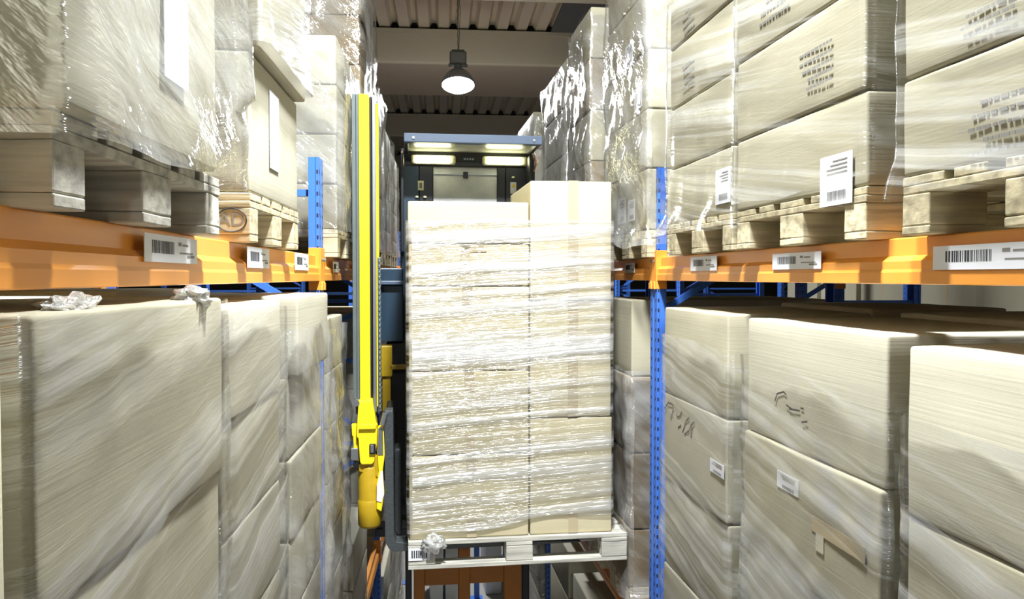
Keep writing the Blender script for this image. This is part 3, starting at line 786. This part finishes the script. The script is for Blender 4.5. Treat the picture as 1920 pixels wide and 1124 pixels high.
strokes(c1, [[(1420 + a / k, 680 + b / k) for a, b in st] for st in
             ([(100, 205), (112, 165), (145, 155), (160, 170)], [(160, 225), (195, 250)], [(175, 245), (230, 255)], [(240, 315), (270, 312)], [(235, 240), (250, 245)])], 'marker_writing', .003)

# the next aisle seen through the gap under the beams --------------
for side, fr, nm, x0 in ((-1, LF, 'left', -4.6), (1, RF, 'right', 5.0)):
    for k in range(5):
        rack_frame(fr, side, x0, 1.9 + k * BAY, '%s blue upright of the rack beyond the %s row' % (['nearest', 'second', 'third', 'fourth', 'farthest'][k], nm), ztop=.9, group='uprights beyond the %s row' % nm)
        rack_frame(fr, side, x0 - side * 2.0, 3.1 + k * BAY, '%s blue upright at the back of the %s row' % (['nearest', 'second', 'third', 'fourth', 'farthest'][k], nm), group='uprights behind the %s row' % nm)
    for k in range(9):
        if side > 0 and k < 3: continue
        s = 1.9 + BAY * (k // 3) + .12 + .9 * (k % 3)
        t = thing('cardboard_carton', '%s big carton on the rack beyond the %s row' % (['first', 'second', 'third', 'fourth', 'fifth', 'sixth', 'seventh', 'eighth', 'ninth'][k], nm), 'carton', fr, x0 + side * .5, s + .4, -1.35, 'cartons beyond the %s row' % nm)
        link('carton_body', carton_mesh(.9, .8, 1.85, k % 3, 'card', False), t)
        link('packing_tape', MB().box(min(-side * .4515, -side * .4535) if side > 0 else .4515, max(-side * .4515, -side * .4535) if side > 0 else .4535, -.03, .03, .1, 1.7).mesh('packing_tape', 'tape'), t)
    for z, q in ((-1.37, 'shelf under the big cartons'),):
        for k in range(4):
            beam(fr, side, x0, 1.9 + k * BAY, 1.9 + (k + 1) * BAY, z, 'orange beam beyond the %s row, %s bay from camera' % (nm, bayn[k]), 'orange beams beyond the rows')
            beam(fr, -side, x0 + side * 1.0, 1.9 + k * BAY, 1.9 + (k + 1) * BAY, z, 'orange rear beam beyond the %s row, %s bay from camera' % (nm, bayn[k]), 'orange beams beyond the rows')

# ------------------------------------------------------------ the carried load
YL = 4.20                                    # distance of its front face
def P(px, py, y=YL): return TF.at_y(px, py, y)
xl, zt = P(765, 377); xm, _ = P(992, 400); xr, _ = P(1148, 500)
_, zp = P(960, 1006)                         # pallet top
xp0, _ = P(765, 1030); xp1, _ = P(1174, 1030)
DEP = .80
px_c = (xp0 + xp1) / 2
_, zpb = P(960, 1058)
carried = pallet(TF, px_c, YL - .02 + .40, zpb, 'worn pale pallet carried by the forks under the bright wrapped cartons', 'wood2', rot=0, group=None,
                 sc_=((xp1 - xp0) / 1.2, 1, (zp - zpb) / PH))
lbp = MB().box(-.598, -.485, -.4035, -.4015, .045, .105)
lb = link('barcode_label', lbp.mesh('barcode_label', 'paper'), carried); lb['label'] = 'white label with a black barcode'
m = MB(); rnd = random.Random(5); u = -.582
while u < -.505:
    d = rnd.choice((.003, .005, .007)); m.box(u, u + d, -.4042, -.4035, .058, .095); u += d + rnd.choice((.003, .005))
link('barcode', m.mesh('barcode', 'ink'), lb)

def front_carton(x0, x1, z0, z1, label, var, tape='v', dx=0, dy=0):
    wx, h = x1 - x0, z1 - z0
    t = carton(TF, (x0 + x1) / 2, YL + DEP / 2 + dy, z0 + .0008, wx - .003, DEP - .006, h - .0016, label, var, 'card4', 'bright cartons on the carried pallet', jit=0)
    yf = min(v.co.y for v in t.data.vertices) - .0004
    c_ = dx
    def tp(a0, a1, b0, b1): patch(t, 'packing_tape', 'y-', yf, a0, a1, b0, b1, 'tape')
    if 'u' in tape: tp(c_ - .026, c_ + .026, h - .11, h - .006)
    if 'd' in tape: tp(c_ - .026, c_ + .026, .004, .11)
    if 'T' in tape: tp(c_ - .02, c_ + .11, h - .045, h - .01)
    if 'v' in tape: tp(c_ - .028, c_ + .028, .004, h - .004)
    return t
zs = [P(880, y)[1] for y in (377, 457, 537, 696, 853)] + [zp]
names = [('top', ''), ('second-from-top', 'uT'), ('third-from-top', 'ud'), ('fourth-from-top', 'ud'), ('bottom', 'ud')]
for i, (nm, tp) in enumerate(names):
    front_carton(xl, xm, zs[i + 1], zs[i], '%s bright carton in the left column of the carried load' % nm, i % 3, tp, dx=-.03 + .01 * i)
zr = [P(1070, y)[1] for y in (338, 564, 783)] + [zp]
for i, nm in enumerate(['top', 'middle', 'bottom']):
    front_carton(xm + .006, xr + (.004 if i == 2 else -.004), zr[i + 1], zr[i], '%s bright carton in the right column of the carried load' % nm, i % 3, 'd' if i == 2 else 'v', dx=.01, dy=(.0 if i else -.004))
H = zs[0] - zp
me = film_mesh(xr - xl, DEP, .10, H - .10, 3, 'film_tight', amp=.004, skirt=-.0, flare=0, off=.012, res=.03, ragged=.03, tilt=.06)
tag(link('stretch_film', me, None, TF.w((xl + xr) / 2, YL + DEP / 2, zp), TF.a), 'tight streaky stretch film round the bright cartons on the forks', 'stretch film')
# crumpled end of the film hanging on the pallet corner
def crumple(fr, x, y, z, sx, sy, sz, seed, label, mat='film_crumple'):
    mb = MB(); n, k = 28, 16; vs = []; uv = []
    for j in range(k + 1):
        for i in range(n):
            a = 2 * math.pi * i / n; b = math.pi * j / k
            p = Vector((math.sin(b) * math.cos(a), math.sin(b) * math.sin(a), math.cos(b)))
            d = 1 + .55 * noise.noise(p * 2.4 + Vector((seed, 0, 0))) + .35 * noise.noise(p * 6 + Vector((seed, 3, 0)))
            vs.append((p.x * sx * d, p.y * sy * d, p.z * sz * d)); uv.append((i / n * .4, j / k * .3))
    fs = [(j * n + i, j * n + (i + 1) % n, (j + 1) * n + (i + 1) % n, (j + 1) * n + i) for j in range(k) for i in range(n)]
    mb.add(vs, fs); mb.uv = uv
    return tag(link('film_scrap', mb.mesh('film_scrap', mat, True), None, fr.w(x, y, z), fr.a), label, 'stretch film')
x_, z_ = P(812, 1020, YL - .03)
crumple(TF, x_, YL - .035, z_, .062, .03, .042, 2, 'crumpled white film end hanging on the carried pallet corner')

# ------------------------------------------------------------ the turret truck
T = thing('turret_truck', 'narrow aisle turret truck with yellow fork mast and black lit cab', 'forklift', TF, 0, 0, -CAMZ)
def tp(name, mb, mat, parent=None, label=None, smooth=False):
    o = link(name, mb.mesh(name, mat, smooth), parent or T)
    if label: o['label'] = label
    return o
def TX(px, y): return TF.at_y(px, 520, y)[0]
def TZ(py, y, px=850): return TF.at_y(px, py, y)[1] + CAMZ
def tb(name, px0, px1, py0, py1, y0, y1, mat, r=.004, parent=None, label=None):
    return tp(name, MB().rbox(TX(px0, y0), TX(px1, y0), y0, y1, TZ(py1, y0), TZ(py0, y0), r), mat, parent, label)
# cab
Y1, Y2 = 5.15, 5.62
rb = tb('roof_bar', 758, 1017, 251, 268, Y1, Y1 + .07, 'slate', .006)
for px in (776, 1001):
    x = TX(px, Y1); tp('bolt', MB().tube((x, Y1 - .008, TZ(260, Y1)), (x, Y1, TZ(260, Y1)), .009, 10), 'steel', rb)
tp('roof_plate', MB().rbox(TX(763, Y1), TX(1012, Y1), Y1 + .07, Y2 + .05, TZ(264, Y1), TZ(258, Y1), .004), 'roofg')
for px in (759, 1008):
    tp('roof_side_rail', MB().rbox(TX(px, Y1), TX(px + 8, Y1), Y1 + .07, Y2 + .05, TZ(268, Y1), TZ(252, Y1), .004), 'black')
hd = tb('cab_header', 752, 1002, 280, 313, Y2, Y2 + .06, 'black', .006)
tb('cab_pillar', 751, 786, 311, 700, Y2, Y2 + .08, 'navy', .006)
tb('cab_pillar', 786, 813, 311, 700, Y2, Y2 + .05, 'black', .006)
tb('cab_pillar', 932, 948, 311, 700, Y2, Y2 + .05, 'black', .006)
tb('cab_pillar', 948, 1003, 311, 700, Y2, Y2 + .08, 'black', .006)
tb('window_pane', 813, 932, 313, 470, Y2 + .02, Y2 + .03, 'pane', .001, label='cab window pane with painted pale reflections')
tb('window_seal', 813, 932, 326, 328, Y2 + .012, Y2 + .02, 'steel', .001)
tb('window_latch', 869, 878, 322, 334, Y2 + .0, Y2 + .02, 'black', .002)
tb('cab_lower_wall', 754, 1000, 470, 1000, Y2, Y2 + .08, 'navy', .006)
for px in (771, 905):
    fx = tp('work_light', MB().rbox(TX(px, Y2 - .04), TX(px + 84, Y2 - .04), Y2 - .04, Y2 + .0, TZ(309, Y2 - .04), TZ(291, Y2 - .04), .018, k=3), 'cream', hd, 'lit cream work light')
    tp('diffuser', MB().rbox(TX(px + 8, Y2 - .045), TX(px + 74, Y2 - .045), Y2 - .052, Y2 - .038, TZ(306, Y2 - .04), TZ(294, Y2 - .04), .012, k=2), 'tube', fx) if False else None
    d = link('light_diffuser', MB().rbox(TX(px + 8, Y2 - .045), TX(px + 74, Y2 - .045), Y2 - .052, Y2 - .036, TZ(307, Y2 - .04), TZ(293, Y2 - .04), .012, k=2).mesh('light_diffuser', 'tube'), T)
    d['label'] = 'glowing yellowish diffuser'
for px, py in ((787, 283), (800, 283), (957, 283), (967, 283)):
    x = TX(px, Y2); tp('bolt', MB().tube((x, Y2 - .006, TZ(py, Y2)), (x, Y2, TZ(py, Y2)), .005, 8), 'steel', hd)
ls = tb('logo_plate', 868, 890, 295, 301, Y2 - .002, Y2, 'navy', .0008, hd)
m = MB()
for i in range(4):
    x = TX(870 + 5 * i, Y2); m.prism([(x, TZ(299.5, Y2)), (x + .010, TZ(299.5, Y2)), (x + .014, TZ(296.5, Y2)), (x + .004, TZ(296.5, Y2))], Y2 - .0035, Y2 - .002)
tp('maker_lettering', m, 'steel')
s1 = tb('instruction_sticker', 784, 795, 340, 358, Y2 - .002, Y2, 'cream', .0008)
tp('sticker_print', MB().rbox(TX(787, Y2), TX(792, Y2), Y2 - .003, Y2 - .002, TZ(354, Y2), TZ(344, Y2), .0004), 'ink2', s1)
s2 = tb('warning_sticker', 957, 968, 340, 362, Y2 - .002, Y2, 'paper', .0008, label='white sticker with a yellow warning triangle')
x = TX(962.5, Y2); tp('warning_triangle', MB().prism([(x - .015, TZ(350, Y2)), (x + .015, TZ(350, Y2)), (x, TZ(342, Y2))], Y2 - .003, Y2 - .002), 'ylab', s2)
for px, py in ((962, 334), (782, 373), (797, 373)):
    x = TX(px, Y2); tp('indicator_lamp', MB().lathe([(.0001, -.0), (.012, .004), (.012, .014), (.0001, .018)], (x, Y2 - .012, TZ(py, Y2)), 12), 'cream')
for sx, pts in ((754, [(754, 286), (757, 300), (757, 312), (755, 318), (753, 302)]), (1000, [(1004, 272), (1000, 285), (1008, 300), (1000, 320), (1004, 305), (1002, 290)])):
    m = MB(); q = [(TX(a, Y2 - .1), Y2 - .1, TZ(b, Y2 - .1)) for a, b in pts]
    for a, b in zip(q[:-1], q[1:]): m.tube(a, b, .005, 8)
    tp('side_cable', m, 'copper', label='shiny copper-coloured cable')
for px in (752, 1001):
    tp('cab_side_panel', MB().rbox(TX(px, Y1 + .1), TX(px, Y1 + .1) + .02, Y1 + .3, Y2, TZ(470, Y1), TZ(275, Y1), .004), 'black')
# chassis
tp('chassis', MB().rbox(TX(735, 6.4), TX(1010, 6.4), 6.2, 7.3, .12, .45, .03, k=2), 'navy')
for x in (TX(750, 6.4), TX(985, 6.4)):
    for y in (6.5, 7.05):
        tp('wheel', MB().tube((x - .06, y, .18), (x + .06, y, .18), .18, 24), 'black')
tp('operator_platform', MB().rbox(TX(760, Y1), TX(995, Y1), Y1 + .1, Y2 + .9, TZ(1012, Y1), TZ(1000, Y1), .01), 'navy')
# dark body and orange brackets between fork mast and load
tb('side_body', 711, 756, 503, 640, 5.3, 5.9, 'navy', .008)
tb('side_ledge', 708, 756, 527, 534, 5.24, 5.3, 'slate', .004)
tb('side_bracket', 714, 735, 648, 705, 5.2, 5.3, 'yellow_worn', .006)
tb('side_bracket', 730, 762, 684, 692, 5.2, 5.26, 'yellow_worn', .004)
tb('bracket_post', 716, 732, 705, 770, 5.22, 5.28, 'yellow_worn', .006)
tb('hose_cover', 724, 764, 640, 1000, 5.4, 5.5, 'black', .01)
tb('traverse_beam', 700, 990, 985, 1003, 5.05, 5.2, 'black', .01)
# orange lattice mast frame under the load
ym = 5.3
for a, b in ((774, 795), (859, 881), (945, 978)):
    tp('mast_post', MB().rbox(TX(a, ym), TX(b, ym), ym, ym + .08, .5, TZ(700, ym), .006), 'shaded_orange')
tp('mast_crossbar', MB().rbox(TX(795, ym), TX(945, ym), ym + .01, ym + .07, TZ(1098, ym), TZ(1066, ym), .004), 'shaded_orange')
tp('mast_crossbar', MB().rbox(TX(795, ym), TX(945, ym), ym + .01, ym + .07, TZ(1260, ym), TZ(1228, ym), .004), 'shaded_orange')
for a, b in ((758, 770), (979, 993)):
    tp('mast_rail', MB().rbox(TX(a, ym + .1), TX(b, ym + .1), ym + .1, ym + 1.0, .3, TZ(700, ym), .006), 'black')
tp('mast_tie', MB().rbox(TX(758, ym), TX(993, ym), ym + .9, ym + 1.0, .4, 1.0, .006), 'black')
# fork mast
ya = 4.36
zt_, zb_ = TZ(181, ya), TZ(770, ya)
def strip(name, a, b, dy, mat, top=181, bot=770, dep=.04):
    return tp(name, MB().rbox(TX(a, ya + dy), TX(b, ya + dy), ya + dy, ya + dy + dep, TZ(bot, ya + dy), TZ(top, ya + dy), .002), mat)
strip('mast_channel', 661, 668, .0, 'grey', 181, 745, .10)
strip('mast_channel', 668.5, 674, .012, 'grey', 181, 745, .10)
strip('mast_face', 674, 693.5, .0, 'yellow', 181, 770, .05)
strip('mast_inner', 693.5, 699, .03, 'black', 186, 770, .05)
strip('mast_channel', 699, 705.5, .0, 'steel', 183, 770, .08)
strip('mast_edge', 705.8, 711, .03, 'yellow', 198, 484, .05)
strip('mast_edge', 705.8, 708, .03, 'yellow', 484, 760, .05)
tp('mast_back', MB().rbox(TX(663, ya), TX(709, ya), ya + .12, ya + .16, TZ(780, ya), TZ(184, ya), .003), 'grey')
m = MB(); py = 486; i = 0
while py < 770:
    x = TX(711.5, ya + .03); z = TZ(py, ya + .03)
    if i % 2: m.rbox(x - .006, x + .006, ya + .02, ya + .036, z - .0085, z + .0085, .003)
    else: m.rbox(x - .0085, x + .0085, ya + .024, ya + .032, z - .0075, z + .0075, .003)
    py += 5; i += 1
tp('lift_chain', m, 'grey')
# swivel head: cast yellow body
yh = ya - .07
def poly(name, pts, y0, y1, mat, parent=None, label=None):
    return tp(name, MB().prism([(TX(a, y0), TZ(b, y0)) for a, b in pts], y0, y1), mat, parent, label)
def bev(o, wd=.006):
    b = o.modifiers.new('edge', 'BEVEL'); b.width = wd; b.segments = 2; b.limit_method = 'ANGLE'; return o
bev(poly('head_casting', [(671, 749), (697, 749), (701, 770), (705, 795), (706, 800), (705, 830), (700, 862), (696, 867), (676, 867), (673, 862), (670, 818), (667, 816), (668, 790)], yh, yh + .12, 'yellow'), .008)
bev(poly('head_cap', [(673, 792), (706, 792), (703, 802), (671, 802)], yh - .015, yh + .03, 'yellow'), .004)
bev(poly('head_lug', [(657, 792), (670, 791), (671, 800), (667, 815), (671, 840), (671, 862), (657, 858), (656, 840), (661, 835), (660, 815), (658, 812)], yh + .03, yh + .09, 'yellow'))
tp('head_roller', MB().tube((TX(667, yh), yh + .0, TZ(753, yh)), (TX(667, yh), yh + .06, TZ(753, yh)), .017, 16), 'steel')
tp('head_roller', MB().tube((TX(666, yh), yh + .03, TZ(868, yh)), (TX(666, yh), yh + .09, TZ(868, yh)), .02, 16), 'black')
tb('lug_clamp', 656, 670, 836, 858, yh + .02, yh + .05, 'steel', .004)
bt = tb('sensor_socket', 691, 703, 829, 848, yh - .012, yh, 'black', .003)
tb('sensor_face', 693, 699, 831, 845, yh - .016, yh - .012, 'steel', .001, bt)
tp('grease_nipple', MB().tube((TX(690, yh - .02), yh + .02, TZ(792, yh)), (TX(690, yh - .02), yh + .02, TZ(788, yh)), .006, 8), 'steel')
bev(poly('head_flange', [(671, 866), (706, 850), (716, 846), (714, 880), (706, 892), (671, 880)], yh + .02, yh + .12, 'yellow_worn'))
cx = (TX(668.5, yh) + TX(711, yh)) / 2; cr = (TX(711, yh) - TX(668.5, yh)) / 2
cyl = tp('swivel_cylinder', MB().lathe([(.0001, TZ(988, yh)), (cr * .9, TZ(988, yh)), (cr * 1.06, TZ(983, yh)), (cr * 1.08, TZ(939, yh)), (cr * 1.02, TZ(937, yh)), (cr * 1.0, TZ(935, yh)), (cr, TZ(876, yh)), (cr * .9, TZ(872, yh)), (.0001, TZ(872, yh))], (cx, yh + .07, 0), 32), 'yellow_worn', None, 'worn dark yellow swivel cylinder', True)
# fork carriage and forks
bev(poly('carriage_plate', [(707, 800), (718, 796), (720, 850), (716, 880), (719, 920), (713, 955), (704, 950), (704, 905), (708, 880), (706, 850)], ya - .06, ya + .02, 'yellow'), .004)
bev(poly('worn_strip', [(708, 800), (717, 797), (717, 850), (707, 850)], ya - .064, ya - .058, 'steel'), .002)
bev(poly('worn_strip', [(705, 905), (712, 880), (716, 880), (718, 925), (713, 938), (704, 935)], ya - .064, ya - .058, 'paper'), .002)
tp('fork_pin', MB().tube((TX(716, ya), ya - .07, TZ(790, ya)), (TX(722, ya), ya - .07, TZ(768, ya)), .014, 12), 'steel')
yf = YL + .12
fork = [(720, 768), (736, 767), (737, 1000), (741, 1008), (758, 1010), (762, 1024), (736, 1026), (727, 1021), (720, 1008)]
tp_ = tp
def fork_mb(y0, y1, shift=0.0, top=767):
    pts = [(720, top), (736, top), (737, 1000), (741, 1010), (762, 1013)]
    q = [(TX(a, yf), TZ(b, yf)) for a, b in pts]
    zt2 = TZ(1013, yf) ; zb2 = TZ(1028, yf)
    xt = xp0 + .95
    q += [(xt, zb2 + .012), (xt, zb2 + .006), (TX(762, yf), zb2), (TX(736, yf), zb2), (TX(727, yf), TZ(1022, yf)), (TX(720, yf), TZ(1008, yf))]
    return MB().prism([(a + shift, b) for a, b in q], y0, y1)
f1 = bev(tp('fork', fork_mb(yf - .02, yf + .09), 'dark'), .004)
f2 = bev(tp('fork', fork_mb(yf + .38, yf + .50, .0, 800), 'dark'), .004)
tp('fork_carriage', MB().rbox(TX(722, yf + .1), TX(735, yf + .1), yf - .0, yf + .5, TZ(850, yf), TZ(775, yf), .01), 'black')
tp('fork_backrest', MB().rbox(TX(738, yf + .3), TX(752, yf + .3), yf + .25, yf + .42, TZ(995, yf + .3), TZ(835, yf + .3), .02, k=2), 'dark')
tp('fork_carriage', MB().rbox(TX(700, yf + .2), TX(726, yf + .2), yf + .02, yf + .3, TZ(900, yf), TZ(860, yf), .01), 'black')
tp('swing_arm', MB().rbox(TX(690, 4.9), TX(712, 4.9), ya + .15, 5.3, TZ(700, 4.9), TZ(655, 4.9), .01), 'black')

# goods standing at the far end of the aisle, seen under the carried pallet
for px0, px1, yy, top, lab in ((806, 829, 9.0, 1.25, 'pale carton standing in the aisle, left one seen under the pallet'), (834, 860, 9.05, 1.25, 'pale carton standing in the aisle, right one seen under the pallet'),
                           (910, 940, 9.3, 1.2, 'pale carton standing in the aisle beside the blue post')):
    x0, x1 = TX(px0, yy), TX(px1, yy)
    carton(TF, (x0 + x1) / 2, yy + .3, -CAMZ, x1 - x0, .6, top, lab, 1, 'bag', 'pale cartons standing in the aisle', fine=False)
t = thing('blue_post', 'blue post standing in the aisle under the truck', 'post', TF, TX(893, 9.2), 9.2, -CAMZ)
link('post_shaft', MB().rbox(-.03, .03, -.03, .03, .01, 1.3, .004).mesh('post_shaft', 'blue'), t)
link('base_plate', MB().rbox(-.07, .07, -.07, .07, 0, .012, .003).mesh('base_plate', 'blue'), t)


# bunched film ends on the nearest lower load
for px, py, xx, sd, sz, lab in ((385, 556, -.53, 5, (.035, .05, .022), 'small bunch of clear film on the top corner of the nearest lower left load'),
                               (170, 575, -.56, 8, (.03, .08, .02), 'long ruffled film edge on top of the nearest lower left load')):
    s_, z_ = LF.at_x(px, py, xx)
    crumple(LF, xx - .03, s_, z_ - .004, *sz, sd, lab)
